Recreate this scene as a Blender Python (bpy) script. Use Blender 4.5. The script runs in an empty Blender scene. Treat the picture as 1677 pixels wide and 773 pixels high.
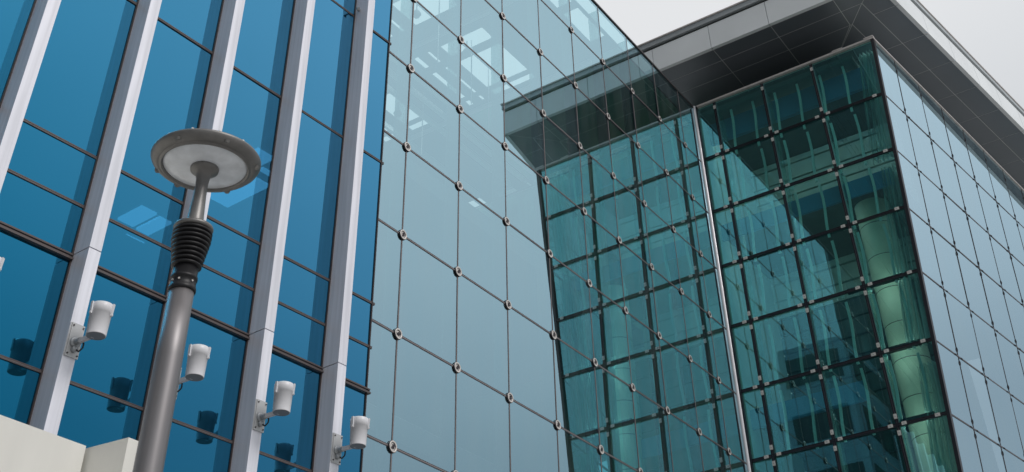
import bpy, math, random
from mathutils import Matrix, Vector
random.seed(7)
SC = bpy.context.scene
COL = SC.collection
S = 1.5                       # metres per glazing module; every number below is in modules unless noted

# ------------------------------------------------------------------ camera
CAM = (6.83466837, -16.92305886, -10.33168421)
ROT = ((0.8356108, 0.54837494, -0.0322415),
       (-0.37157978, 0.52103294, -0.76840949),
       (-0.40457762, 0.65407156, 0.63914579))       # right, down, forward
cam_d = bpy.data.cameras.new('camera')
cam = bpy.data.objects.new('camera', cam_d)
COL.objects.link(cam)
r, d, f = [Vector(v) for v in ROT]
m = Matrix((r, -d, -f)).transposed().to_4x4()
m.translation = Vector(CAM) * S
cam.matrix_world = m
cam_d.sensor_width = 36.0
cam_d.lens = 36.0 * 1854.95 / 1677.0
cam_d.shift_x = (838.5 - 877.0) / 1677.0
cam_d.shift_y = (84.5 - 386.5) / 1677.0
cam_d.clip_start = 0.1
cam_d.clip_end = 5000
cam_d.dof.use_dof = True
cam_d.dof.focus_distance = 24.0
cam_d.dof.aperture_fstop = 7.0
SC.camera = cam

# ------------------------------------------------------------------ world, sun, exposure
SUN_EL, SUN_AZ = math.radians(42), math.radians(96)        # azimuth from +y towards +x
W = bpy.data.worlds.new('World')
SC.world = W
W.use_nodes = True
nt = W.node_tree
nt.nodes.clear()
def N(t, **kw):
    n = nt.nodes.new(t)
    for k, v in kw.items():
        setattr(n, k, v)
    return n
out = N('ShaderNodeOutputWorld'); bg = N('ShaderNodeBackground')
bg.inputs['Strength'].default_value = 0.1
sky = N('ShaderNodeTexSky', sky_type='NISHITA', sun_disc=False, sun_elevation=SUN_EL, sun_rotation=SUN_AZ)
tc = N('ShaderNodeTexCoord'); sep = N('ShaderNodeSeparateXYZ')
nt.links.new(tc.outputs['Generated'], sep.inputs[0])
noi = N('ShaderNodeTexNoise'); noi.inputs['Scale'].default_value = 1.6; noi.inputs['Detail'].default_value = 5
noi.inputs['Roughness'].default_value = 0.5
mp = N('ShaderNodeMapping'); mp.inputs['Scale'].default_value = (1, 1, 2.2)
nt.links.new(tc.outputs['Generated'], mp.inputs[0]); nt.links.new(mp.outputs[0], noi.inputs['Vector'])
ma = N('ShaderNodeMath', operation='MULTIPLY_ADD'); ma.inputs[1].default_value = 0.16; ma.inputs[2].default_value = -0.08
nt.links.new(noi.outputs['Fac'], ma.inputs[0])
ad = N('ShaderNodeMath', operation='ADD')
nt.links.new(sep.outputs['Z'], ad.inputs[0]); nt.links.new(ma.outputs[0], ad.inputs[1])
rp = N('ShaderNodeValToRGB'); cr = rp.color_ramp
stops = [(0.0, (3.2, 3.35, 3.5)), (0.33, (4.0, 4.3, 4.6)), (0.45, (5.8, 6.1, 6.4)), (0.62, (8.1, 8.25, 8.4)), (0.85, (9.0, 9.0, 9.05)), (1.0, (9.2, 9.2, 9.3))]
cr.elements[0].position, cr.elements[1].position = stops[0][0], stops[-1][0]
cr.elements[0].color = (*stops[0][1], 1); cr.elements[1].color = (*stops[-1][1], 1)
for p_, c_ in stops[1:-1]:
    e = cr.elements.new(p_); e.color = (*c_, 1)
nt.links.new(ad.outputs[0], rp.inputs[0])
mx = N('ShaderNodeMix', data_type='RGBA'); mx.inputs[0].default_value = 0.93
nt.links.new(sky.outputs[0], mx.inputs[6]); nt.links.new(rp.outputs[0], mx.inputs[7])
nt.links.new(mx.outputs[2], bg.inputs['Color']); nt.links.new(bg.outputs[0], out.inputs['Surface'])

sun_d = bpy.data.lights.new('sun', 'SUN'); sun_d.energy = 1.5; sun_d.angle = math.radians(26); sun_d.color = (1, 0.96, 0.93)
sun = bpy.data.objects.new('sun', sun_d); COL.objects.link(sun)
sv = Vector((math.sin(SUN_AZ) * math.cos(SUN_EL), math.cos(SUN_AZ) * math.cos(SUN_EL), math.sin(SUN_EL)))
sun.rotation_euler = sv.to_track_quat('Z', 'Y').to_euler()
sun.location = (60, -20, 60)
SC.view_settings.view_transform = 'Standard'
SC.view_settings.look = 'None'
SC.view_settings.exposure = 0
SC.view_settings.gamma = 1
SC.cycles.caustics_reflective = False
SC.cycles.caustics_refractive = False
SC.cycles.max_bounces = 12
SC.cycles.transparent_max_bounces = 16
SC.cycles.glossy_bounces = 6

# ------------------------------------------------------------------ materials
def mat(name, col, rough=0.5, metal=0.0, var=0.0, scale=3.0, spec=0.5, rvar=0.0, bump=0.0, streak=None):
    m = bpy.data.materials.new(name); m.use_nodes = True
    t = m.node_tree; b = t.nodes['Principled BSDF']
    b.inputs['Base Color'].default_value = (*col, 1); b.inputs['Roughness'].default_value = rough
    b.inputs['Metallic'].default_value = metal; b.inputs['Specular IOR Level'].default_value = spec
    if var or rvar or bump:
        tcn = t.nodes.new('ShaderNodeTexCoord'); mpn = t.nodes.new('ShaderNodeMapping')
        if streak: mpn.inputs['Scale'].default_value = streak
        nz = t.nodes.new('ShaderNodeTexNoise'); nz.inputs['Scale'].default_value = scale; nz.inputs['Detail'].default_value = 6
        t.links.new(tcn.outputs['Object'], mpn.inputs[0]); t.links.new(mpn.outputs[0], nz.inputs['Vector'])
        if var:
            mr = t.nodes.new('ShaderNodeMapRange'); mr.inputs[1].default_value = 0.3; mr.inputs[2].default_value = 0.7
            mr.inputs[3].default_value = 1 - var; mr.inputs[4].default_value = 1 + var
            vm = t.nodes.new('ShaderNodeVectorMath'); vm.operation = 'SCALE'; vm.inputs[0].default_value = col
            t.links.new(nz.outputs['Fac'], mr.inputs[0]); t.links.new(mr.outputs[0], vm.inputs['Scale'])
            t.links.new(vm.outputs[0], b.inputs['Base Color'])
        if rvar:
            m2 = t.nodes.new('ShaderNodeMapRange'); m2.inputs[3].default_value = max(0, rough - rvar); m2.inputs[4].default_value = rough + rvar
            t.links.new(nz.outputs['Fac'], m2.inputs[0]); t.links.new(m2.outputs[0], b.inputs['Roughness'])
        if bump:
            bn = t.nodes.new('ShaderNodeBump'); bn.inputs['Strength'].default_value = bump; bn.inputs['Distance'].default_value = 0.02
            t.links.new(nz.outputs['Fac'], bn.inputs['Height']); t.links.new(bn.outputs[0], b.inputs['Normal'])
    return m

def glass(name, fac, rcol, tcol, rough=0.0, dirt=0.03, dcol=(0.5, 0.55, 0.55), wave=0.0, graze=None):
    """coated curtain wall glass: mirror coat + tinted see-through + a little dust"""
    m = bpy.data.materials.new(name); m.use_nodes = True
    t = m.node_tree; t.nodes.clear()
    o = t.nodes.new('ShaderNodeOutputMaterial')
    g = t.nodes.new('ShaderNodeBsdfGlossy'); g.inputs['Color'].default_value = (*rcol, 1); g.inputs['Roughness'].default_value = rough
    tr = t.nodes.new('ShaderNodeBsdfTransparent'); tr.inputs['Color'].default_value = (*tcol, 1)
    mxs = t.nodes.new('ShaderNodeMixShader'); mxs.inputs[0].default_value = fac
    t.links.new(tr.outputs[0], mxs.inputs[1]); t.links.new(g.outputs[0], mxs.inputs[2])
    if graze:                                     # the coat mirrors more, and whiter, at a slant
        lw = t.nodes.new('ShaderNodeLayerWeight'); lw.inputs['Blend'].default_value = 0.5
        q = t.nodes.new('ShaderNodeMapRange'); q.inputs[1].default_value = 0.15; q.inputs[2].default_value = 0.5
        cm_ = t.nodes.new('ShaderNodeMix'); cm_.data_type = 'RGBA'; cm_.inputs[6].default_value = (*rcol, 1); cm_.inputs[7].default_value = (*graze, 1)
        t.links.new(lw.outputs['Facing'], q.inputs[0]); t.links.new(q.outputs[0], cm_.inputs[0]); t.links.new(cm_.outputs[2], g.inputs['Color'])
    df = t.nodes.new('ShaderNodeBsdfDiffuse'); df.inputs['Color'].default_value = (*dcol, 1)
    m2 = t.nodes.new('ShaderNodeMixShader')
    tcn = t.nodes.new('ShaderNodeTexCoord'); mpn = t.nodes.new('ShaderNodeMapping'); mpn.inputs['Scale'].default_value = (1, 1, 0.12)
    oi = t.nodes.new('ShaderNodeObjectInfo'); va = t.nodes.new('ShaderNodeVectorMath'); va.operation = 'ADD'
    vs = t.nodes.new('ShaderNodeVectorMath'); vs.operation = 'SCALE'; vs.inputs['Scale'].default_value = 3.7
    t.links.new(oi.outputs['Location'], vs.inputs[0]); t.links.new(tcn.outputs['Object'], va.inputs[0]); t.links.new(vs.outputs[0], va.inputs[1])
    nz = t.nodes.new('ShaderNodeTexNoise'); nz.inputs['Scale'].default_value = 3.0; nz.inputs['Detail'].default_value = 7
    t.links.new(va.outputs[0], mpn.inputs[0]); t.links.new(mpn.outputs[0], nz.inputs['Vector'])
    mr = t.nodes.new('ShaderNodeMapRange'); mr.inputs[1].default_value = 0.35; mr.inputs[2].default_value = 0.75
    mr.inputs[3].default_value = 0.0; mr.inputs[4].default_value = dirt * 2
    t.links.new(nz.outputs['Fac'], mr.inputs[0]); t.links.new(mr.outputs[0], m2.inputs[0])
    t.links.new(mxs.outputs[0], m2.inputs[1]); t.links.new(df.outputs[0], m2.inputs[2])
    if wave:
        n2 = t.nodes.new('ShaderNodeTexNoise'); n2.inputs['Scale'].default_value = 0.9; n2.inputs['Detail'].default_value = 1
        t.links.new(va.outputs[0], n2.inputs['Vector'])
        bn = t.nodes.new('ShaderNodeBump'); bn.inputs['Strength'].default_value = wave; bn.inputs['Distance'].default_value = 0.01
        t.links.new(n2.outputs['Fac'], bn.inputs['Height']); t.links.new(bn.outputs[0], g.inputs['Normal'])
    t.links.new(m2.outputs[0], o.inputs['Surface'])
    return m

def clear(name, col):
    m = bpy.data.materials.new(name); m.use_nodes = True
    t = m.node_tree; t.nodes.clear(); o = t.nodes.new('ShaderNodeOutputMaterial')
    tr = t.nodes.new('ShaderNodeBsdfTransparent'); tr.inputs['Color'].default_value = (*col, 1)
    t.links.new(tr.outputs[0], o.inputs['Surface']); return m

def emit(name, col, st):
    m = bpy.data.materials.new(name); m.use_nodes = True
    b = m.node_tree.nodes['Principled BSDF']; b.inputs['Base Color'].default_value = (*col, 1)
    b.inputs['Emission Color'].default_value = (*col, 1); b.inputs['Emission Strength'].default_value = st
    return m

M = dict(
    gA=glass('pale_glass', 0.67, (0.59, 0.88, 1.0), (0.76, 0.98, 0.96), dirt=0.025, wave=0.04),
    gB=glass('teal_glass', 0.36, (0.42, 0.96, 1.0), (0.48, 1.0, 0.93), dirt=0.006, wave=0.05),
    gC=glass('silver_blue_glass', 0.87, (0.64, 0.86, 0.97), (0.80, 0.92, 0.95), dirt=0.03, wave=0.04),
    gD=glass('blue_glass', 0.64, (0.012, 0.34, 0.61), (0.035, 0.16, 0.30), dirt=0.012, dcol=(0.06, 0.2, 0.3), wave=0.04, graze=(0.17, 0.56, 0.93)),
    gDark=mat('dark_reflection_mask', (0.02, 0.03, 0.035), 0.12, spec=0.25),  # dark surface for unseen tower parts, keeps their mirror image dark
    back=clear('glass_back_face', (1, 1, 1)),
    edge=mat('glass_edge', (0.05, 0.16, 0.14), 0.2),
    bar=mat('dark_anodised_bar', (0.09, 0.08, 0.085), 0.4, 0.3, var=0.15),
    barin=mat('grey_bar_core', (0.28, 0.25, 0.25), 0.35, 0.4),
    black=mat('black_beam', (0.014, 0.014, 0.02), 0.35, 0.2, var=0.2),
    beamhi=mat('plum_grey_rib', (0.08, 0.07, 0.085), 0.35, 0.3),
    steel=mat('brushed_steel', (0.66, 0.63, 0.60), 0.4, 0.25, var=0.1, scale=20),
    clampm=mat('cast_clamp', (0.62, 0.61, 0.58), 0.45, 0.1, var=0.15, scale=30),
    pin=mat('dark_pin', (0.05, 0.04, 0.045), 0.4, 0.3),
    fin=mat('light_fin_aluminium', (0.78, 0.79, 0.86), 0.5, 0.14, var=0.11, scale=5, streak=(3, 3, 0.12), rvar=0.08),
    gasket=mat('brown_gasket', (0.045, 0.03, 0.028), 0.6),
    transom=mat('brown_grey_transom', (0.10, 0.085, 0.085), 0.45, 0.3),
    pole=mat('silver_corner_tube', (0.66, 0.66, 0.68), 0.3, 0.5, var=0.05),
    trim=mat('pale_top_trim', (0.66, 0.62, 0.6), 0.4, 0.1, var=0.1, scale=8),
    soffit=mat('dark_soffit_panel', (0.17, 0.195, 0.22), 0.42, 0.3, var=0.06, scale=0.6, rvar=0.06),
    joint=mat('soffit_joint', (0.62, 0.65, 0.66), 0.5),
    fascia=mat('grey_fascia_panel', (0.84, 0.88, 0.90), 0.42, 0.0, var=0.05, scale=0.8, rvar=0.06),
    lip=mat('roof_edge_lip', (0.46, 0.50, 0.52), 0.4, 0.2, var=0.06),
    groove=mat('shadow_groove', (0.05, 0.055, 0.055), 0.6),
    darkin=mat('dark_interior', (0.05, 0.06, 0.06), 0.8, var=0.1),
    slab=mat('interior_slab', (0.10, 0.11, 0.115), 0.8, var=0.1),
    roofin=mat('interior_roof_underside', (0.07, 0.075, 0.08), 0.7, var=0.08),
    bluein=mat('blue_bulkhead', (0.08, 0.26, 0.48), 0.5),
    wallin=mat('panelled_back_wall', (0.58, 0.64, 0.60), 0.6, var=0.12, scale=1.5),
    wallshade=mat('shaded_wall_boards', (0.05, 0.09, 0.10), 0.5, var=0.15, scale=1.5),
    column=mat('pale_column', (0.86, 0.86, 0.72), 0.45, var=0.08, scale=2),
    strip=mat('pale_blind_fabric', (0.82, 0.86, 0.87), 0.5, var=0.06),
    gfin=clear('glass_fin_clear', (0.8, 0.9, 0.88)),
    cream=mat('cream_render', (0.76, 0.75, 0.70), 0.6, var=0.05, scale=0.9, bump=0.05, streak=(3, 3, .5)),
    white=mat('white_paint', (0.74, 0.74, 0.77), 0.35, var=0.03, scale=6, spec=0.4),
    plate=mat('grey_bracket', (0.40, 0.42, 0.44), 0.4, 0.3, var=0.1, scale=20),
    undercap=mat('grey_underside', (0.26, 0.265, 0.28), 0.4),
    cable=mat('black_cable', (0.015, 0.015, 0.018), 0.5),
    lampm=mat('lamp_metal', (0.20, 0.195, 0.19), 0.42, 0.6, var=0.12, scale=14),
    lens=mat('milky_lens', (0.82, 0.86, 0.92), 0.22, var=0.16, scale=9),
    rubber=mat('black_ribbed_sleeve', (0.012, 0.012, 0.014), 0.42, spec=0.35),
    post=mat('satin_post', (0.24, 0.23, 0.235), 0.46, 0.7, var=0.1, scale=3, streak=(6, 6, 0.4), rvar=0.08),
    concrete=mat('paving', (0.36, 0.36, 0.35), 0.8, var=0.12, scale=0.4, bump=0.1),
    far=mat('far_tower_cladding', (0.035, 0.045, 0.05), 0.5, var=0.2, scale=0.2),
    farpodium=mat('far_block_cladding', (0.34, 0.42, 0.50), 0.5, var=0.15, scale=0.2),
    farglass=mat('far_window_band', (0.02, 0.03, 0.045), 0.1),
    greenin=mat('green_inner_wall', (0.28, 0.62, 0.46), 0.6, var=0.25, scale=0.7),
    tube=emit('interior_fill_glow', (1.0, 0.97, 0.88), 15.0),  # emission of strips added to lift the dim interior
    fillsoft=emit('column_fill_glow', (1.0, 0.97, 0.88), 6.5),  # softer emission of strips added to brighten the column
    bouncein=mat('pale_bounce_sheet', (0.62, 0.64, 0.60), 0.4),
    greenceil=mat('green_ceiling', (0.30, 0.66, 0.48), 0.6, var=0.2, scale=0.8),
    light=emit('ceiling_light_panel', (0.85, 0.95, 1.0), 1.9),
    globe=mat('grey_pendant', (0.12, 0.13, 0.14), 0.5),
)

# ------------------------------------------------------------------ mesh helpers
class MB:
    def __init__(s): s.v, s.f, s.mi, s.sm = [], [], [], []
    def add(s, vs, fs, mi=0, smooth=False):
        b = len(s.v); s.v += [tuple(x) for x in vs]
        for k, q in enumerate(fs):
            s.f.append([b + i for i in q]); s.mi.append(mi[k] if isinstance(mi, (list, tuple)) else mi); s.sm.append(smooth)
    def box(s, x0, x1, y0, y1, z0, z1, mi=0):
        s.add([(x0,y0,z0),(x1,y0,z0),(x1,y1,z0),(x0,y1,z0),(x0,y0,z1),(x1,y0,z1),(x1,y1,z1),(x0,y1,z1)],
              [(0,3,2,1),(4,5,6,7),(0,1,5,4),(1,2,6,5),(2,3,7,6),(3,0,4,7)], mi)      # -z +z -y +x +y -x
    def hexa(s, a, b, mi=0):
        """a, b: two matching quads (lists of 4 points); solid between them"""
        s.add(list(a) + list(b), [(0,3,2,1),(4,5,6,7),(0,1,5,4),(1,2,6,5),(2,3,7,6),(3,0,4,7)], mi)
    def bar(s, p, q, w, h, up=(0,0,1), mi=0):
        p, q = Vector(p), Vector(q); d = (q - p).normalized(); u = Vector(up); a = d.cross(u).normalized(); b = a.cross(d).normalized()
        a *= w / 2; b *= h / 2
        s.hexa([p-a-b, p+a-b, p+a+b, p-a+b], [q-a-b, q+a-b, q+a+b, q-a+b], mi)
    def tube(s, p, q, r0, r1=None, n=12, mi=0, caps=True):
        r1 = r0 if r1 is None else r1
        p, q = Vector(p), Vector(q); d = (q - p).normalized()
        a = d.orthogonal().normalized(); b = d.cross(a)
        vs = []
        for c0, rr in ((p, r0), (q, r1)):
            for i in range(n):
                t = 2 * math.pi * i / n; vs.append(c0 + (a * math.cos(t) + b * math.sin(t)) * rr)
        s.add(vs, [(i, (i+1) % n, n + (i+1) % n, n + i) for i in range(n)], mi, True)
        if caps:
            s.add(vs[:n], [tuple(range(n))[::-1]], mi); s.add(vs[n:], [tuple(range(n))], mi)
    def lathe(s, prof, n=32, mi=0, axis='z', c=(0,0,0)):
        """prof: list of (r, h) or (r, h, mat)"""
        vs = []
        for pr in prof:
            for i in range(n):
                t = 2 * math.pi * i / n; rr, h = max(pr[0], 1e-5), pr[1]
                if axis == 'z': vs.append((c[0] + rr*math.cos(t), c[1] + rr*math.sin(t), c[2] + h))
                else: vs.append((c[0] + h, c[1] + rr*math.cos(t), c[2] + rr*math.sin(t)))
        fs, ms = [], []
        for j in range(len(prof) - 1):
            for i in range(n):
                fs.append((j*n + i, j*n + (i+1) % n, (j+1)*n + (i+1) % n, (j+1)*n + i))
                ms.append(prof[j][2] if len(prof[j]) > 2 else mi)
        s.add(vs, fs, ms, True)
    def mesh(s, name, mats):
        me = bpy.data.meshes.new(name)
        me.from_pydata([(x*S, y*S, z*S) for x, y, z in s.v], [], s.f)
        for q in mats: me.materials.append(M[q])
        me.polygons.foreach_set('material_index', s.mi); me.polygons.foreach_set('use_smooth', s.sm)
        me.update(); return me
def place(name, me, parent=None, loc=(0,0,0), rot=None):
    o = bpy.data.objects.new(name, me); COL.objects.link(o)
    if parent: o.parent = parent
    o.location = Vector(loc) * S
    if rot: o.rotation_euler = rot
    return o
def part(name, mb, mats, parent, loc=(0,0,0)):
    return place(name, mb.mesh(name, mats if isinstance(mats, (list, tuple)) else [mats]), parent, loc)
def tag(o, label, cat, group=None):
    o['label'] = label; o['category'] = cat
    if group: o['group'] = group
    return o
def thing(name, label, cat, loc=(0,0,0), group=None, rz=0):
    o = bpy.data.objects.new(name, None); COL.objects.link(o); o.location = Vector(loc) * S; o.rotation_euler = (0,0,rz)
    o.empty_display_size = 0.3
    return tag(o, label, cat, group)
def jig(a): return random.uniform(-a, a)

GZ = -11.4                                    # ground
# ------------------------------------------------------------------ ground
g = MB(); g.box(-2000, 2000, -2000, 2000, GZ - 0.3, GZ); o = part('ground', g, 'concrete', None); o['kind'] = 'structure'

# ------------------------------------------------------------------ pale glass wall (plane x = 0, running along y)
TOP = 2.95
wallA = thing('point_fixed_glass_wall', 'tall pale blue-green glass wall held by round metal discs, left of the silver corner tube', 'glass wall', (0, -4.6, GZ))
offA = Vector((0, 4.6, -GZ))                  # child coordinates: world - root
colsA = [-9.19] + [-8.745 + k for k in range(9)] + [-0.04]
HA = 1.145
zA = [-2.895 + HA * 4]
while zA[-1] > GZ + 0.2: zA.append(zA[-1] - HA)
zA = [TOP] + zA; zA[-1] = GZ
def paneX(w, h, mats, outer=+1, t=0.012):
    b = MB(); mi = [1, 1, 1, 0, 1, 2] if outer > 0 else [1, 1, 1, 2, 1, 0]
    b.box(-t, 0, 0, w, 0, h, mi); return b.mesh('pane', mats)
cache = {}
GAP = 0.012
for i in range(len(colsA) - 1):
    for j in range(len(zA) - 1):
        w, h = round(colsA[i+1] - colsA[i] - GAP, 4), round(zA[j] - zA[j+1] - GAP, 4)
        if (w, h) not in cache: cache[(w, h)] = paneX(w, h, ['gA', 'edge', 'back'])
        place('pane', cache[(w, h)], wallA, Vector((0, colsA[i] + GAP/2, zA[j+1] + GAP/2)) + offA, (0, jig(.0013), jig(.0013)))
def rail_v(h):                                # two thin dark edges and a paler core
    b = MB(); b.box(-.03, .002, -.012, .012, 0, h, 0); b.box(-.03, .005, -.005, .005, 0, h, 1); return b
def rail_h(w):
    b = MB(); b.box(-.03, .0035, 0, w, -.0135, .0135, 0); b.box(-.03, .005, 0, w, -.0045, .0045, 1); return b
mv = rail_v(TOP - GZ).mesh('vertical_joint', ['bar', 'barin'])
for y in colsA[1:-1]: place('vertical_joint', mv, wallA, Vector((0, y, GZ)) + offA)
mh = rail_h(colsA[-1] - colsA[0]).mesh('horizontal_joint', ['bar', 'barin'])
for z in zA[1:-1]: place('horizontal_joint', mh, wallA, Vector((0, colsA[0], z)) + offA)
b = MB(); b.box(-.05, .02, colsA[0], colsA[-1], 0, .03); part('top_rail', b, 'bar', wallA, Vector((0, 0, TOP)) + offA)
b = MB(); b.box(-.05, .02, -.012, .004, GZ, TOP); part('end_rail', b, 'bar', wallA, Vector((0, -9.19, 0)) + offA)
dm = MB()
R_ = .060
dm.lathe([(R_*.9, .0, 0), (R_, .002, 0), (R_, .013, 0), (R_*.93, .018, 1), (R_*.64, .018, 0), (R_*.61, .011, 0), (R_*.56, .011, 1), (.0, .012, 1)], 24, axis='x')
dm.bar((.014, -R_*.40, -R_*.34), (.014, R_*.40, R_*.34), .022, .008, (1,0,0), 2)
dm.bar((.015, -R_*.1, R_*.34), (.015, R_*.2, -R_*.30), .012, .008, (1,0,0), 2)
dmm = dm.mesh('disc_clamp', ['pin', 'steel', 'pin'])
for y in colsA[1:-1]:
    for z in zA[1:-1]:
        place('disc_clamp', dmm, wallA, Vector((.004, y, z)) + offA, (jig(.5), 0, 0))
# upright glass blades behind each joint
b = MB(); b.box(-.20, -.035, -.009, .009, 0, TOP - GZ - .1); M['strip2'] = glass('blade_glass', 0.35, (0.8, 0.95, 0.95), (0.75, 0.9, 0.88), rough=0.15, dirt=0.25, dcol=(0.55, 0.68, 0.68))
gm = b.mesh('glass_blade', ['strip2'])
for y in colsA[1:-1]: place('glass_blade', gm, wallA, Vector((0, y, GZ)) + offA)
# roof inside with openings, seen through the glass near its top
xs = [(-2.66,-1.75), (-2.95,-2.89), (-3.25,-3.15), (-3.56,-3.51), (-3.87,-3.80), (-4.62,-4.16), (-5.42,-4.95), (-1.35,-.75), (-.42,-.12), (-3.7,-.12)]
ys = [(-8.1,-7.2), (-6.9,-6.35), (-6.15,-5.47), (-4.78,-4.43), (-4.25,-3.33), (-3.22,-3.06), (-.34,-.07)]  # last pair is a slit added to wash the end wall with skylight
skip = {(3,3),(3,5),(4,4),(4,5),(7,3),(7,4),(7,5),(3,0),(8,0),(8,1),(8,2),(8,5)} | {(9, k) for k in range(6)}
def slab_holes(x0, x1, y0, y1, z0, z1, xs, ys, skip):
    gx = sorted({x0, x1, *[a for p in xs for a in p]}); gy = sorted({y0, y1, *[a for p in ys for a in p]})
    b = MB()
    for i in range(len(gx)-1):
        for j in range(len(gy)-1):
            cx, cy = (gx[i]+gx[i+1])/2, (gy[j]+gy[j+1])/2
            if any(xs[p][0] < cx < xs[p][1] and ys[q][0] < cy < ys[q][1] and (p, q) not in skip for p in range(len(xs)) for q in range(len(ys))): continue
            b.box(gx[i], gx[i+1], gy[j], gy[j+1], z0, z1)
    return b
part('inner_roof', slab_holes(-9, -.06, -9.15, -.05, 2.6, 2.625, xs, ys, skip), 'roofin', wallA, offA)
b = MB(); b.box(-3.72, -.08, -2.95, -.36, 2.585, 2.598); part('green_ceiling', b, 'greenceil', wallA, offA)
for px, py in ((-2.15, -3.55), (-4.3, -3.9), (-2.3, -5.9), (-2.2, -4.6)):
    b = MB(); b.lathe([(0, .07), (.05, .06), (.08, 0), (.05, -.06), (0, -.07)], 12); b.tube((0,0,.05), (0,0,.25), .012)
    part('pendant', b, 'globe', wallA, Vector((px, py, 2.38)) + offA)
b = MB(); b.box(-9.1, -9, -9.15, -.05, GZ, 2.6); b.box(-9, -.06, -9.19, -9.15, GZ, 2.6); part('inner_wall', b, 'darkin', wallA, offA)
b = MB(); b.box(-9, -.06, -.04, .0, GZ, 2.6); part('inner_end_wall', b, 'greenin', wallA, offA)
for x_ in (-3.40, -3.70, -4.02, -4.78):
    b = MB(); b.box(x_-.03, x_+.03, -8.9, -.6, 2.40, 2.50); part('roof_beam', b, 'strip', wallA, offA)
for y_ in (-6.25, -5.1, -2.95):
    b = MB(); b.box(-8.9, -.5, y_-.03, y_+.03, 2.51, 2.58); part('roof_beam', b, 'white', wallA, offA)
for x_, y_ in ((-2.4,-4.6),(-2.1,-4.6),(-2.3,-3.8),(-3.7,-3.9),(-4.4,-3.6),(-1.9,-5.8)):
    b = MB(); b.tube((x_,y_,1.2),(x_,y_,2.6),.010,n=6); part('hanging_rod', b, 'strip', wallA, offA)
for z in (-1.3, -5.0, -8.6):
    b = MB(); b.box(-9, -1.6, -9.15, -.04, z - .3, z - .01); part('inner_floor', b, 'slab', wallA, offA)
    b = MB(); b.box(-9, -1.61, -9.15, -.04, z - .009, z); part('bounce_sheet', b, 'bouncein', wallA, offA)  # pale sheet added on the unseen floor to bounce light upward

# ------------------------------------------------------------------ teal glass box: front (plane y = 0), leaning side wall, roof
def cx(y, z): return 3.674 + .065 * (z - 2.954) + .128 * y       # side wall surface
boxB = thing('glass_box_building', 'dark teal and silver-blue glass building under a wide overhanging grey roof', 'building', (1.9, 3, GZ))
offB = Vector((-1.9, -3, -GZ))
zB = [2.954, 1.736, .579, -.552, -1.704, -2.855, -3.996]
while zB[-1] > GZ + 1.2: zB.append(zB[-1] - 1.15)
zB.append(GZ)
xB = [.06, .433, 1.443, 2.45]
GB = .008
for j in range(len(zB) - 1):
    z1, z0 = zB[j] - GB, zB[j+1] + GB
    for i in range(4):
        b = MB(); x0 = xB[i] + GB; t = .014
        if i < 3:
            x1 = xB[i+1] - GB; b.box(0, x1-x0, 0, t, 0, z1-z0, [1,1,0,1,2,1])
        else:
            ea, eb = cx(0, z0) - .03 - x0, cx(0, z1) - .03 - x0
            b.hexa([(0,0,0),(ea,0,0),(ea,t,0),(0,t,0)], [(0,0,z1-z0),(eb,0,z1-z0),(eb,t,z1-z0),(0,t,z1-z0)], [1,1,0,1,2,1])
        place('pane', b.mesh('pane', ['gB', 'edge', 'back']), boxB, Vector((x0, 0, z0)) + offB, (jig(.0008), 0, jig(.0008)))
# front beams: paired black ribs with a plum web
def beam_h(w):
    b = MB(); b.box(0, w, -.040, -.004, -.025, -.008, 0); b.box(0, w, -.040, -.004, .008, .025, 0); b.box(0, w, -.028, -.006, -.008, .008, 1); return b
def beam_v(h):
    b = MB(); b.box(-.025, -.008, -.042, -.004, 0, h, 0); b.box(.008, .025, -.042, -.004, 0, h, 0); b.box(-.008, .008, -.030, -.006, 0, h, 1); return b
for z in zB[1:-1]:
    part('front_beam', beam_h(cx(0, z) - .10), ['black', 'beamhi'], boxB, Vector((.08, 0, z)) + offB)
bv = beam_v(2.954 - GZ - .03).mesh('front_post', ['black', 'beamhi'])
for x in xB[1:]: place('front_post', bv, boxB, Vector((x, 0, GZ)) + offB)
def clampm(h):
    hx, hz = (.037, .024) if h else (.024, .037)
    b = MB(); b.box(-hx, hx, -.058, -.046, -hz, hz, 0); b.box(-.007, .007, -.060, -.058, -.007, .007, 1); return b.mesh('clamp', ['clampm', 'plate'])
ch, cv = clampm(1), clampm(0)
for x in xB[1:]:
    for z in zB[1:-1]:
        for ddx, ddz in ((.105, 0), (-.105, 0), (0, .125), (0, -.125)): place('clamp', ch if ddx else cv, boxB, Vector((x + ddx, 0, z + ddz)) + offB)
    place('clamp', cv, boxB, Vector((x, 0, 2.80)) + offB)
for z in zB[1:-1]: place('clamp', ch, boxB, Vector((cx(0, z) - .16, 0, z)) + offB)
# corner mullion between front and side
b = MB(); x0, x1 = cx(0, GZ), cx(0, 2.954)
b.hexa([(x0-.035,-.05,GZ),(x0+.02,-.05,GZ),(x0+.02,.05,GZ),(x0-.035,.05,GZ)], [(x1-.035,-.05,2.95),(x1+.02,-.05,2.95),(x1+.02,.05,2.95),(x1-.035,.05,2.95)])
part('corner_mullion', b, 'black', boxB, offB)
# top trim rail with two raised flashings
b = MB(); b.box(.06, 3.70, -.055, .05, 2.956, 2.995, 0)
b.box(2.9, 3.1, -.065, .04, 2.996, 3.012, 0); b.box(3.52, 3.70, -.065, .06, 2.996, 3.02, 0)
part('top_trim', b, 'trim', boxB, offB)
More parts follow.
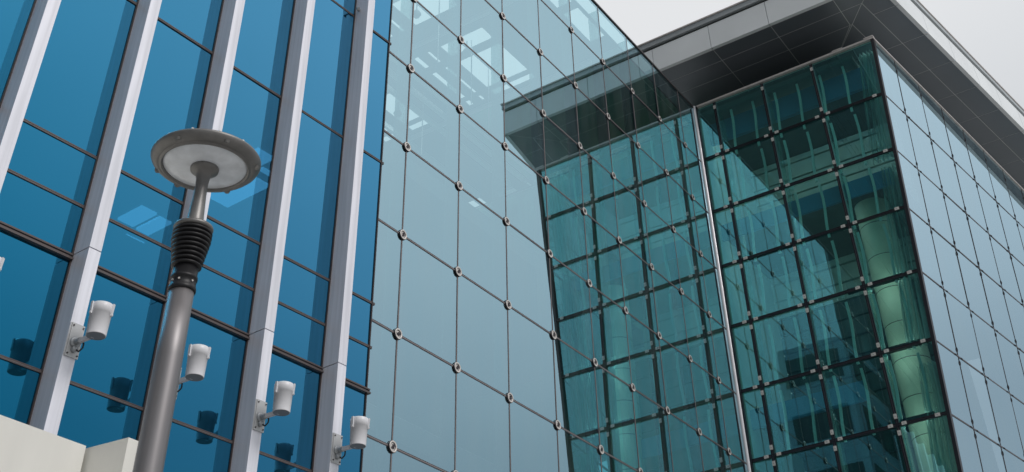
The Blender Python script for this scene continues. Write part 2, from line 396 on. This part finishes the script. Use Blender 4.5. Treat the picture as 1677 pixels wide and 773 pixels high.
# side wall
NC = 16
yC = [.02] + [-.154 + 1.002 * k for k in range(1, NC)]
sideM = {}
for j in range(len(zB) - 1):
    z1, z0 = zB[j] - .006, zB[j+1] + .006
    for i in range(NC - 1):
        w = yC[i+1] - yC[i] - .012
        key = (j, round(w, 3))
        if key not in sideM:
            b = MB(); s0, s1 = 0, .065 * (z1 - z0); t = .014
            b.hexa([(s0-t,0,0),(s0,0,0),(s0+.128*w,w,0),(s0-t+.128*w,w,0)],
                   [(s1-t,0,z1-z0),(s1,0,z1-z0),(s1+.128*w,w,z1-z0),(s1-t+.128*w,w,z1-z0)], [1,1,1,0,1,2])
            sideM[key] = b.mesh('side_pane', ['gC', 'edge', 'back'])
        y = yC[i] + .006
        place('side_pane', sideM[key], boxB, Vector((cx(y, z0), y, z0)) + offB, (0, jig(.002), jig(.002)))
yend = yC[-1]
for y in yC[1:]:
    b = MB(); b.bar((cx(y, GZ)-.006, y, GZ), (cx(y, 2.95)-.006, y, 2.95), .018, .024, (1, 0, 0)); part('side_joint', b, 'bar', boxB, offB)
for z in zB[1:-1]:
    b = MB(); b.bar((cx(.02, z)-.006, .02, z), (cx(yend, z)-.006, yend, z), .024, .024, (0, 0, 1)); part('side_rail', b, 'bar', boxB, offB)
def hook(b, y, z, dy, dz, vert):
    for k in range(4):          # little bowed hook standing off the glass
        t0, t1 = -1 + k * .5, -.5 + k * .5
        q = lambda t: (cx(y, z) + .065*(dz + (t*.042 if vert else 0)) + .128*(dy + (0 if vert else t*.042)) + .002 + .011*(1 - t*t), y + dy + (0 if vert else t*.042), z + dz + (t*.042 if vert else 0))
        b.bar(q(t0), q(t1), .010, .010, (1, 0, 0), 0)
far_ = MB()
for i, y in enumerate(yC[1:-1]):
    for j, z in enumerate([2.83] + zB[1:-1]):
        for (dy, dz, vert) in ((.11, 0, 0), (-.11, 0, 0), (0, .11, 1), (0, -.11, 1)):
            if j == 0 and (dy or dz > 0): continue
            if i < 9 and j < 8:
                b = MB(); hook(b, 0, 2.954, dy, dz, vert); key = ('hook', dy, dz)
                if key not in cache: cache[key] = MB(); hook(cache[key], 0, 2.954, dy, dz, vert); cache[key].v = [(a - cx(0, 2.954), b_, c_ - 2.954) for a, b_, c_ in cache[key].v]; cache[key] = cache[key].mesh('hook_clamp', ['pin'])
                place('hook_clamp', cache[key], boxB, Vector((cx(y, z), y, z)) + offB)
            else: hook(far_, y, z, dy, dz, vert)
fo = part('far_hook_clamps', far_, 'pin', boxB, offB); fo['kind'] = 'stuff'
b = MB(); b.bar((cx(0, 2.965)+.0, 0, 2.965), (cx(yend, 2.965)+.0, yend, 2.965), .06, .03); part('side_trim', b, 'trim', boxB, offB)
# recessed neck between wall head and roof, end and back walls
b = MB(); b.hexa([(-.5,1.1,2.9),(2.7,1.1,2.9),(2.7+.128*14,15,2.9),(-.5,15,2.9)], [(-.5,1.1,3.745),(2.7,1.1,3.745),(2.7+.128*14,15,3.745),(-.5,15,3.745)])
part('roof_neck', b, 'darkin', boxB, offB)
# interior
def inner(name, x0, x1, y0, y1, z0, z1, m_): 
    b = MB(); b.box(x0, x1, y0, y1, z0, z1); return part(name, b, m_, boxB, offB)
inner('inner_ceiling', .05, 3.2, .10, 3.2, 2.80, 2.90, 'slab')
inner('bulkhead', .05, 3.45, .42, .50, 2.33, 2.79, 'bluein')
for z in (.40, -3.10, -6.5):
    xe_ = 3.3 if z > 0 else 2.0
    inner('inner_floor', .05, xe_, .30, 2.38, z - .16, z, 'slab')
    inner('bulkhead', .05, xe_, .25, .295, z - .30, z + .02, 'bluein')
inner('interior_fill_strip', .55, 3.30, .54, .62, 2.775, 2.797, 'tube')  # glowing strip added out of sight behind the bulkhead to brighten the interior
for z in (.40,): inner('interior_fill_strip', .55, 1.95, .31, .37, z - .185, z - .163, 'tube')  # another added fill strip, hidden below the upper floor
for z in zB[4:9]:                             # added glow strips that brighten the column, and ledges that hide them
    inner('ledge', 2.10, cx(0, z) - .25, .20, .235, z + .065, z + .16, 'black')
    inner('column_fill_strip', 2.14, cx(0, z) - .29, .236, .262, z + .105, z + .155, 'fillsoft')
for x in xB[1:]:                              # glass blades behind the posts
    b = MB(); b.box(x-.008, x+.008, .03, .34, -6.4, 2.8); part('glass_blade', b, 'strip2', boxB, offB)
b = MB()                                     # panelled back wall, boards proud of joints
z = GZ
while z < 2.75:
    h = min(.34, 2.78 - z); b.box(.05, 3.2, 2.4, 2.47, z, z + h - .02, 2 if z < -.9 else 0); z += .36  # lower boards darker: the dim lower interior is put into their colour
b.box(.05, 3.2, 2.47, 2.55, GZ, 2.79, 1)
part('back_wall', b, ['wallin', 'darkin', 'wallshade'], boxB, offB)
inner('inner_party_wall', .02, .05, .1, 2.4, GZ, 2.8, 'wallin')
b = MB()                                     # big round column with cladding joints
zc = GZ
cb = MB()
while zc < .2:
    z2 = min(zc + .62, .24); cb.lathe([(.30, zc), (.30, z2 - .012)], 44); cb.lathe([(.290, z2 - .012), (.290, z2)], 44, mi=1)
    cb.lathe([(.290, z2 - .012), (.30, z2 - .012)], 44, mi=1); cb.lathe([(.290, z2), (.30, z2)], 44, mi=1); zc = z2
part('inner_column', cb, ['column', 'slab'], boxB, Vector((2.66, .95, 0)) + offB)
b = MB(); b.hexa([(cx(2.5,GZ)-.2,2.40,GZ),(cx(2.5,GZ)-.03,2.40,GZ),(cx(14,GZ)-.03,14,GZ),(cx(14,GZ)-.2,14,GZ)], [(cx(2.5,2.7)-.2,2.40,2.7),(cx(2.5,2.7)-.03,2.40,2.7),(cx(14,2.7)-.03,14,2.7),(cx(14,2.7)-.2,14,2.7)]); part('side_lining', b, 'darkin', boxB, offB)
# upright blinds, gently bowed in every storey of glass
for k in range(6):
    x = .66 + .46 * k; n = 8
    for j in range(6):
        zt, zb = zB[j] - .05, zB[j+1] + .03; b = MB(); vs = []
        for q in range(n + 1):
            t0 = q / n; xa = x + .013 * math.sin(2 * math.pi * (t0 - .1)) - .03 * t0; za = zt + (zb - zt) * t0
            vs += [(xa-.022,.20,za),(xa+.022,.20,za),(xa+.022,.225,za),(xa-.022,.225,za)]
        b.add(vs, [(4*q+e, 4*q+(e+1)%4, 4*q+4+(e+1)%4, 4*q+4+e) for q in range(n) for e in range(4)] + [(0,1,2,3), (4*n+3,4*n+2,4*n+1,4*n)], 0)
        part('blind_strip', b, 'strip', boxB, offB)
b = MB()                                     # gathered curtain at the corner
n = 44
M['curtain'] = glass('sheer_curtain', 0.0, (0, 0, 0), (.75, .85, .85), dirt=0.55, dcol=(0.80, 0.88, 0.88))
for (zt, zb) in ((2.9, .6), (.4, -2.8), (-3.1, -6.2)):
    b = MB(); vs = []
    for zz in (zt, (zt*2+zb)/3, (zt+2*zb)/3, zb):
        for q in range(n):
            t = q / (n - 1); xe = cx(0, zz) - .07 - .42 * (1 - t) * (.75 + .25 * abs((zz - zt)/(zb - zt)))
            vs.append((xe, .22 + .075 * math.sin(t * 30 + .6*math.sin(3*zz)) + .02*math.sin(t*71), zz))
    b.add(vs, [(r*n+q, r*n+q+1, (r+1)*n+q+1, (r+1)*n+q) for r in range(3) for q in range(n-1)], 0, True)
    part('gathered_curtain', b, 'curtain', boxB, offB)

# roof: soffit panels, fascia panels, lip
ZS, YF = 3.74, -.60
def rx(y): return 4.11 + .152 * (y - YF)
roof = MB(); roof.hexa([(-6,YF+.06,ZS+.003),(rx(YF)-.06,YF+.06,ZS+.003),(rx(16)-.06,16,ZS+.003),(-6,16,ZS+.003)], [(-6,YF+.06,4.38),(rx(YF)-.06,YF+.06,4.38),(rx(16)-.06,16,4.38),(-6,16,4.38)])
roof = part('roof', roof, 'joint', boxB, offB)
J = .006
def spanel(pts):
    b = MB(); c_ = Vector((sum(p[0] for p in pts)/len(pts), sum(p[1] for p in pts)/len(pts), 0))
    # inset towards centroid by J along each edge (simple approach: per-vertex)
    out_ = []
    for k, p in enumerate(pts):
        p = Vector((*p, 0)); a = (Vector((*pts[k-1], 0)) - p).normalized(); q = (Vector((*pts[(k+1) % len(pts)], 0)) - p).normalized()
        sn = max(.25, abs(a.cross(q).z)); out_.append(p + (a + q) * (J / sn))
    n = len(out_); lo = [(v.x, v.y, ZS) for v in out_]; hi = [(v.x, v.y, ZS + .028) for v in out_]
    b.add(lo + hi, [tuple(range(n))[::-1], tuple(range(n, 2*n))] + [(k, (k+1) % n, n + (k+1) % n, n + k) for k in range(n)], 0)
    return part('soffit_panel', b, 'soffit', roof)
# front strips (along x) and side strips (along y), mitred on the diagonal from the roof corner
fy = [YF, -.147, .325, 1.25]
def dg(k):                                   # mitre points: roof corner, then where front and side joint lines meet
    return [(rx(YF), YF), (3.69, -.147), (3.32, .325), (2.60, 1.25)][k]
sd = [(0.0, 0.0)]
jx = [-6, -4.26, -2.99, -1.73, -.47, .79, 2.01, 3.28]
for k in range(3):
    y0, y1 = fy[k], fy[k+1]; xa, xb_ = dg(k)[0], dg(k+1)[0]
    for i in range(len(jx) - 1):
        a, b_ = jx[i], jx[i+1]
        if b_ <= xb_: spanel([(a, y0), (b_, y0), (b_, y1), (a, y1)])
        else: spanel([(a, y0), (b_, y0), (xb_, y1), (a, y1)]) if a < xb_ else None
    if jx[-1] < xb_: spanel([(jx[-1], y0), (xa, y0), (xb_, y1), (jx[-1], y1)])
    else: spanel([(jx[-1], y0), (xa, y0), (xb_, y1), (jx[-1], y0 + .004)]) if False else spanel([(jx[-1], y0), (xa, y0), (xb_, y1)])
# side strips: lines x = base(y) - offset
def sx(k, y):
    p = dg(k); return p[0] + (.152 if k == 0 else .148 if k == 1 else .140) * (y - p[1])
sy = [.29, 1.45, 2.58, 3.71, 4.79, 5.9, 7.0, 8.1, 9.2, 10.3, 11.4, 12.5, 13.6, 14.7, 15.9]
for k in range(3):
    p0, p1 = dg(k), dg(k+1)
    prev = None
    for i, y in enumerate(sy):
        ya = sy[i-1] if i else None
        if i == 0 or ya < p1[1]:
            if y > p1[1]: spanel([(p1[0], p1[1]), (p0[0], p0[1]), (sx(k, y), y), (sx(k+1, y), y)])
            elif y > p0[1] and i == 0 and y <= p1[1]:
                continue
            continue
        spanel([(sx(k+1, ya), ya), (sx(k, ya), ya), (sx(k, y), y), (sx(k+1, y), y)])
# fascia
def fpanel(a, b_, side):
    b = MB(); t = .03; g_ = .006
    if side == 'f':
        b.box(a + g_, b_ - g_, YF - t, YF + .05, ZS - .005, 4.30, 0)
    else:
        b.hexa([(rx(a+g_)-.05, a+g_, ZS-.005), (rx(a+g_)+t, a+g_, ZS-.005), (rx(b_-g_)+t, b_-g_, ZS-.005), (rx(b_-g_)-.05, b_-g_, ZS-.005)],
               [(rx(a+g_)-.05, a+g_, 4.30), (rx(a+g_)+t, a+g_, 4.30), (rx(b_-g_)+t, b_-g_, 4.30), (rx(b_-g_)-.05, b_-g_, 4.30)], 0)
    return part('fascia_panel', b, 'fascia', roof)
for i in range(len(jx) - 1): fpanel(jx[i], jx[i+1], 'f')
fpanel(jx[-1], rx(YF) + .03, 'f')
fl = [YF - .02] + sy
for i in range(len(fl) - 1): fpanel(fl[i] if i else YF + .02, fl[i+1], 's')
def rimseg(z0, z1, o_, m_, name):
    b = MB(); q = YF - o_
    b.box(-6, rx(q) + o_ - .001, q, YF + .06, z0, z1)
    b.hexa([(rx(q)-.06, q+.001, z0+.001), (rx(q)+o_, q+.001, z0+.001), (rx(15.9)+o_, 15.9, z0+.001), (rx(15.9)-.06, 15.9, z0+.001)],
           [(rx(q)-.06, q+.001, z1-.001), (rx(q)+o_, q+.001, z1-.001), (rx(15.9)+o_, 15.9, z1-.001), (rx(15.9)-.06, 15.9, z1-.001)])
    return part(name, b, m_, roof)
rimseg(4.302, 4.372, -.01, 'groove', 'shadow_gap'); rimseg(4.373, 4.49, .055, 'lip', 'roof_lip'); rimseg(4.491, 4.52, .075, 'trim', 'lip_cap')

# silver corner tube
b = MB(); b.tube((0,0,GZ), (0,0,2.99), .055, n=20); b.box(-.075, -.05, -.03, .07, GZ, 2.97, 1); b.box(.05, .075, -.03, .03, GZ, 2.97, 1)
part('corner_tube', b, ['pole', 'black'], boxB, Vector((.0, -.035, 0)) + offB)

# ------------------------------------------------------------------ blue glass tower with light fins
def dx(y, o=0.0): return .05 + .055 * (y + 9.21) + o
DR = math.atan(-.055)                          # local +y runs along the facade, local +x points out of it
CD = math.cos(DR)
tower = thing('blue_glass_tower', 'tall blue glass tower striped with upright light aluminium fins at the left', 'building', (dx(-9.21), -9.21, GZ), rz=DR)
def L(y): return (y + 9.21) / CD              # world y -> local y
y0s = [-9.798 - .8805 * k for k in range(13)]
zD = [-1.69]
for dz in (1.69, 1.67, .46, .44, .91, 1.75, 1.7): zD.append(zD[-1] - dz)
zD[-1] = GZ
up = -1.69
for dz in (1.70, 1.67, .46, .44, .91, 1.70, 1.70, 1.67, .46, .44, .91, 1.70, 1.70, 1.67, .46, .44): up += dz; zD.insert(0, round(up, 3))
ZT = zD[0]
edges = [0.0] + [L(y) + .0525 for y in y0s]    # bay edges (fin centres)
TH = .02
pc = {}
for i in range(len(edges) - 1):
    ya, yb = edges[i+1], edges[i]
    for j in range(len(zD) - 1):
        h = round(zD[j] - zD[j+1], 3); w = round(yb - ya, 4)
        hi = zD[j+1] > -.5  # unseen upper storeys made dark to darken their reflection in the teal glass
        if (w, h, hi) not in pc: pc[(w, h, hi)] = (lambda b: (b.box(-.014, 0, .004, w - .004, .006, h - .006, [1,1,1,0,1,2]), b.mesh('pane', ['gDark' if hi else 'gD', 'edge', 'back']))[1])(MB())
        place('darkened_pane' if hi else 'pane', pc[(w, h, hi)], tower, (0, ya, zD[j+1] - GZ), (0, jig(.002), jig(.002)))
def transom(w, big):
    b = MB()
    if big:
        b.box(-.02, .020, 0, w, .010, .024, 0); b.box(-.02, .012, 0, w, -.010, .010, 1); b.box(-.02, .030, 0, w, -.028, -.010, 0)
    else:
        b.box(-.02, .009, 0, w, .003, .012, 0); b.box(-.02, .006, 0, w, -.003, .003, 1); b.box(-.02, .009, 0, w, -.012, -.003, 0)
    return b.mesh('transom', ['transom', 'gasket'] if big else ['transom', 'barin'])
tc_ = {}
for i in range(len(edges) - 1):
    ya, yb = edges[i+1], edges[i]; w = round(yb - ya - (.11 if i else .055) + (.0 if i else .03), 3)
    for z in zD[1:-1]:
        big = abs(z + 5.95) < .03
        if (w, big) not in tc_: tc_[(w, big)] = transom(w, big)
        place('transom', tc_[(w, big)], tower, (0, ya + .056, z - GZ))
def fin(h):
    b = MB(); b.box(.004, .205, 0, .105, 0, h, 0); return b
for k, y in enumerate(y0s):
    ly = L(y)
    f_ = part('fin', fin(-5.935 - GZ), 'fin', tower, (0, ly, 0))
    b = MB(); b.box(.0, .012, -.012, -.0, 0, -.55 - GZ); part('fin_gasket', b, 'gasket', f_, (0, 0, 0))
    part('fin', fin(5.925 - .55), 'fin', tower, (0, ly, -5.925 - GZ))
b = MB(); b.box(-.03, .012, -.006, .006, 0, ZT - GZ); part('edge_bar', b, 'gasket', tower, (0, -.006, 0))
for z in (-5.5, -.9, 4.7, 9.9):
    b = MB(); b.box(-8, -.25, edges[-1], -.05, z - .2, z + .1); part('floor_slab', b, 'slab', tower, (0, 0, -GZ))
b = MB(); b.box(-8, -.12, edges[-1], -.05, -3.16, -3.08); part('inner_ceiling', b, 'slab', tower, (0, 0, -GZ))
b = MB(); b.box(-9, -.03, edges[-1] - 12, -.05, .16, 9); part('added_top_block', b, 'gDark', tower, (0, 0, ZT - GZ))  # unseen box added on top to block reflected sky
b = MB(); b.box(-9, .0, edges[-1] - 12, edges[-1] - .02, 0, ZT - GZ); part('added_end_block', b, 'gDark', tower)  # unseen dark box added at the far end to block reflected sky
b = MB(); b.box(-9, -8, edges[-1], -.05, GZ, ZT); part('inner_wall', b, 'darkin', tower, (0, 0, -GZ))
b = MB(); b.box(-9, .06, edges[-1], .03, -.55, -.50); part('ledge', b, 'fin', tower, (0, 0, -GZ))
b = MB(); b.box(-9, -.02, -.04, .0, TOP, ZT); part('end_wall', b, 'darkin', tower, (0, -.01, -GZ))
b = MB(); b.box(-9, .02, edges[-1], 0, 0, .15); part('roof_slab', b, 'slab', tower, (0, 0, ZT - GZ))
for (xa, xb_, ya, yb) in ((-3.38, -2.95, -10.08, -9.86), (-3.40, -2.98, -9.80, -9.62), (-4.25, -3.6, -9.78, -9.52), (-4.3, -3.95, -9.46, -9.30), (-4.6, -4.42, -9.5, -9.3), (-2.2, -1.5, -9.80, -9.45), (-1.38, -1.06, -10.04, -9.80), (-1.35, -1.29, -9.75, -9.4)):
    b = MB(); b.box(xa, xb_, L(ya), L(yb), -.03, 0); part('ceiling_light', b, 'light', tower, (0, 0, -3.165 - GZ))

# small sensor bracket on a fin
s_ = thing('sensor_bracket', 'tiny grey sensor on a bent bracket high on the fin nearest the pale glass wall', 'sensor', (.085, -9.80, -1.62))
b = MB(); b.tube((0, .012, 0), (0, -.03, 0), .020, n=10); part('mount', b, 'plate', s_)
b = MB(); b.tube((0, -.03, 0), (.03, -.06, -.03), .009, n=8); b.tube((.03,-.06,-.03), (.045,-.062,-.045), .020, n=12); part('arm', b, 'plate', s_)

# ------------------------------------------------------------------ floodlights on the fins
labels = ['white cup-shaped floodlight mostly cut off by the left edge of the picture',
          'white cup-shaped floodlight left of the lamp post, highest of those seen whole',
          'white cup-shaped floodlight just right of the lamp post, its bracket hidden behind the post',
          'white cup-shaped floodlight on the second fin from the pale glass wall',
          'white cup-shaped floodlight on the fin nearest the pale glass wall, lowest of them']
def flood(k):
    y = y0s[4 - k] + .0525; z = [-6.69, -6.68, -6.69, -6.69, -6.71][k]
    t = thing('floodlight', labels[k], 'floodlight', (dx(y, .206), y, z), 'cup-shaped floodlights on the fins', rz=DR)
    b = MB(); b.box(0, .010, -.052, .052, -.11, .14, 0)
    b.box(-.205, 0.004, -.062, -.053, -.11, .14, 0)                       # strap round the fin side
    pl = part('back_plate', b, 'plateface', t)
    b = MB()
    for sy_, sz in ((-.04, .12), (.04, .12), (-.04, -.09), (.04, -.09)): b.tube((.010, sy_, sz), (.017, sy_, sz), .006, n=8)
    part('screw', b, 'pin', pl)
    b = MB(); b.lathe([(0, .010), (.042, .010), (.042, .022), (.030, .028), (0, .030)], 20, axis='x', c=(0, 0, .0))
    b.lathe([(0, .010), (.022, .010), (.022, .040), (0, .042)], 14, axis='x', c=(0, 0, -.055)); part('boss', b, 'plate', t)
    b = MB(); b.bar((.02, 0, 0), (.22, 0, -.012), .026, .030, mi=0); b.tube((.02, 0, 0), (.075, 0, -.003), .024, n=12, mi=1); part('arm', b, ['white', 'plate'], t)
    pts = [(.03, .0, -.055), (.055, .018, -.075), (.075, .03, -.05), (.08, .028, -.02), (.07, .02, .0)]
    b = MB()
    for p_, q_ in zip(pts[:-1], pts[1:]): b.tube(p_, q_, .006, n=6)
    part('cable', b, 'cable', t)
    hb, ht, h = .069, .076, .222
    b = MB(); b.lathe([(0, -.004), (hb*.99, -.004)], 36); b.lathe([(hb*.99, -.004), (hb, -.001)], 36); b.lathe([(hb, -.001), (hb + (ht-hb)*.72, h*.72), (hb + (ht-hb)*.72 + .003, h*.725), (ht + .003, h), (ht - .003, h + .008), (.02, h + .010), (0, h + .010)], 36)
    hs = part('lamp_housing', b, 'white', t, (.252, 0, -.02))
    for an in (30, 150, 270):
        c_, s2 = math.cos(math.radians(an)), math.sin(math.radians(an)); b = MB()
        b.bar((c_*(ht+.004), s2*(ht+.004), h*.62), (c_*(ht+.009), s2*(ht+.009), h*1.03), .020, .010, (c_, s2, 0))
        b.tube((c_*(ht+.0), s2*(ht+.0), h*.66), (c_*(ht+.014), s2*(ht+.014), h*.66), .008, n=8)
        part('clip', b, 'white', hs)
    b = MB(); b.lathe([(0, -.002), (hb*.93, -.002)], 30); b.lathe([(hb*.93, -.002), (hb*.93, 0)], 30); part('underside_cap', b, 'undercap', hs, (0, 0, -.0045))
M['plateface'] = mat('pale_grey_plate', (0.52, 0.53, 0.54), 0.4, 0.15, var=0.06, scale=15)
for k in range(5): flood(k)

# ------------------------------------------------------------------ street lamp
HX, HY, HZ = 3.889, -14.585, -7.861
lamp = thing('street_lamp', 'tall grey street lamp with a flat round head and a black ribbed sleeve', 'street lamp', (HX, HY, GZ))
lamp.rotation_euler = (math.radians(.10), math.radians(.35), 0)
def LZ(z): return HZ + z - GZ
b = MB(); b.lathe([(.049, 0), (.0455, LZ(-1.18)), (.0445, LZ(-.80)), (.0425, LZ(-.55)), (0, LZ(-.55))], 40); part('post', b, 'post', lamp)
b = MB(); b.lathe([(.045, -.560), (.0475, -.558), (.0475, -.546), (.0445, -.543), (.0435, -.516), (.0465, -.514), (.0465, -.504), (.043, -.502), (.043, -.462), (0, -.462)], 40)
cl = part('collar', b, 'rubber', lamp, (0, 0, LZ(0)))
for an in (-130, -95, -60, 0, 90, 180):
    b = MB(); c_, s2 = math.cos(math.radians(an)), math.sin(math.radians(an)); b.tube((c_*.043, s2*.043, -.529), (c_*.0475, s2*.0475, -.529), .0035, n=8)
    part('bolt', b, 'steel', cl)
prof = []; nr = 9
for k in range(nr):
    t = k / nr; z0 = -.467 + .150 * t; rb = .0525 + .0175 * min(1, t * 1.45)
    hh = .150 / nr
    prof += [(rb - .012, z0), (rb - .004, z0 + hh*.12), (rb, z0 + hh*.25), (rb, z0 + hh*.55), (rb - .005, z0 + hh*.7), (rb - .012, z0 + hh*.80)]
prof += [(.058, -.317)]
b = MB(); b.lathe(prof, 48); part('ribbed_sleeve', b, 'rubber', lamp, (0, 0, LZ(0)))
b = MB(); b.lathe([(.050, -.318), (.069, -.316), (.071, -.308), (.069, -.302), (.060, -.296), (.034, -.292), (0, -.291)], 48); part('sleeve_cap', b, 'lampm', lamp, (0, 0, LZ(0)))
b = MB(); b.lathe([(.036, -.296), (.031, -.280), (.028, -.25), (.0265, -.22), (.0235, -.17), (.0225, -.125), (.0245, -.095), (.030, -.075), (.040, -.066), (.051, -.060), (.053, -.050), (.051, -.042), (0, -.040)], 40); part('neck', b, 'lampm', lamp, (0, 0, LZ(0)))
b = MB(); b.lathe([(.0, -.048), (.10, -.047), (.150, -.040), (.156, -.034), (.156, -.02), (0, -.02)], 64); part('lens', b, 'lens', lamp, (0, 0, LZ(0)))
b = MB(); b.lathe([(.154, -.036), (.158, -.046), (.163, -.046), (.166, -.040), (.171, -.039), (.175, -.041), (.188, -.034), (.198, -.024), (.2025, -.014), (.2025, -.009), (.199, -.004), (.190, .001), (.150, .010), (.08, .018), (0, .02)], 72)
hd = part('head', b, 'lampm', lamp, (0, 0, LZ(0)))
for an in (-155, -75, -20, 40, 110, 170):
    c_, s2 = math.cos(math.radians(an)), math.sin(math.radians(an)); b = MB()
    b.tube((c_*.186, s2*.186, -.0375), (c_*.188, s2*.188, -.028), .0100, .0125, n=14); part('latch', b, 'lampm', hd)
for an in range(0, 360, 30):
    c_, s2 = math.cos(math.radians(an)), math.sin(math.radians(an)); b = MB()
    b.lathe([(.005, 0), (.005, .005), (0, .008)], 8, c=(c_*.187, s2*.187, .001)); part('screw', b, 'steel', hd)
b = MB(); b.lathe([(.09, 0), (.09, .02), (.056, .03), (.054, .3), (.0, .3)], 32); part('foot', b, 'lampm', lamp)

# ------------------------------------------------------------------ cream wall at the bottom left
cw = thing('cream_porch_wall', 'smooth cream wall with an inner corner, in front of the blue tower at the bottom left', 'wall', (.78, -12.6, GZ))
b = MB(); H_ = -7.642 - GZ
b.hexa([(-.25,-6,0),(0,-6,0),(0,0,0),(-.25,0,0)], [(-.25,-6,H_),(0,-6,H_),(0,0,H_),(-.25,0,H_)]); part('side_wall', b, 'cream', cw)
b = MB(); H2 = H_
b.hexa([(-.25,.001,0),(.31,.062,0),(.31,.31,0),(-.25,.25,0)], [(-.25,.001,H2-.001),(.31,.062,H2-.001),(.31,.31,H2-.001),(-.25,.25,H2-.001)]); part('return_wall', b, 'cream', cw)

# ------------------------------------------------------------------ buildings behind the photographer, seen only as reflections
def block(name, label, az0, az1, dist, ztop, wall, nf, depth=20):
    a0, a1 = math.radians(az0), math.radians(az1)
    p0 = Vector((dist*math.tan(a0), -7 - dist, 0)); w = dist*(math.tan(a1) - math.tan(a0))
    t = thing(name, label, 'building', (p0.x + w/2, p0.y - depth/2, GZ)); h = ztop - GZ
    b = MB(); b.box(-w/2, w/2, -depth/2, depth/2, 0, h); part('wall', b, wall, t)
    for k in range(nf):
        b = MB(); z0 = h * (k + .3) / nf; z1 = h * (k + .8) / nf; b.box(-w/2 + .5, w/2 - .5, depth/2, depth/2 + .05, z0, z1)
        b.box(-w/2 - .05, -w/2, -depth/2 + 1, depth/2 - 1, z0, z1); part('window_band', b, 'farglass', t)
block('dark_office_tower', 'dark high-rise behind the viewer, mirrored black in the teal glass', 1, 16.2, 60, 62, 'far', 28)
block('office_block', 'lower grey-blue office block beside the dark high-rise behind the viewer', 16.4, 21.5, 50, 24.5, 'farpodium', 9)
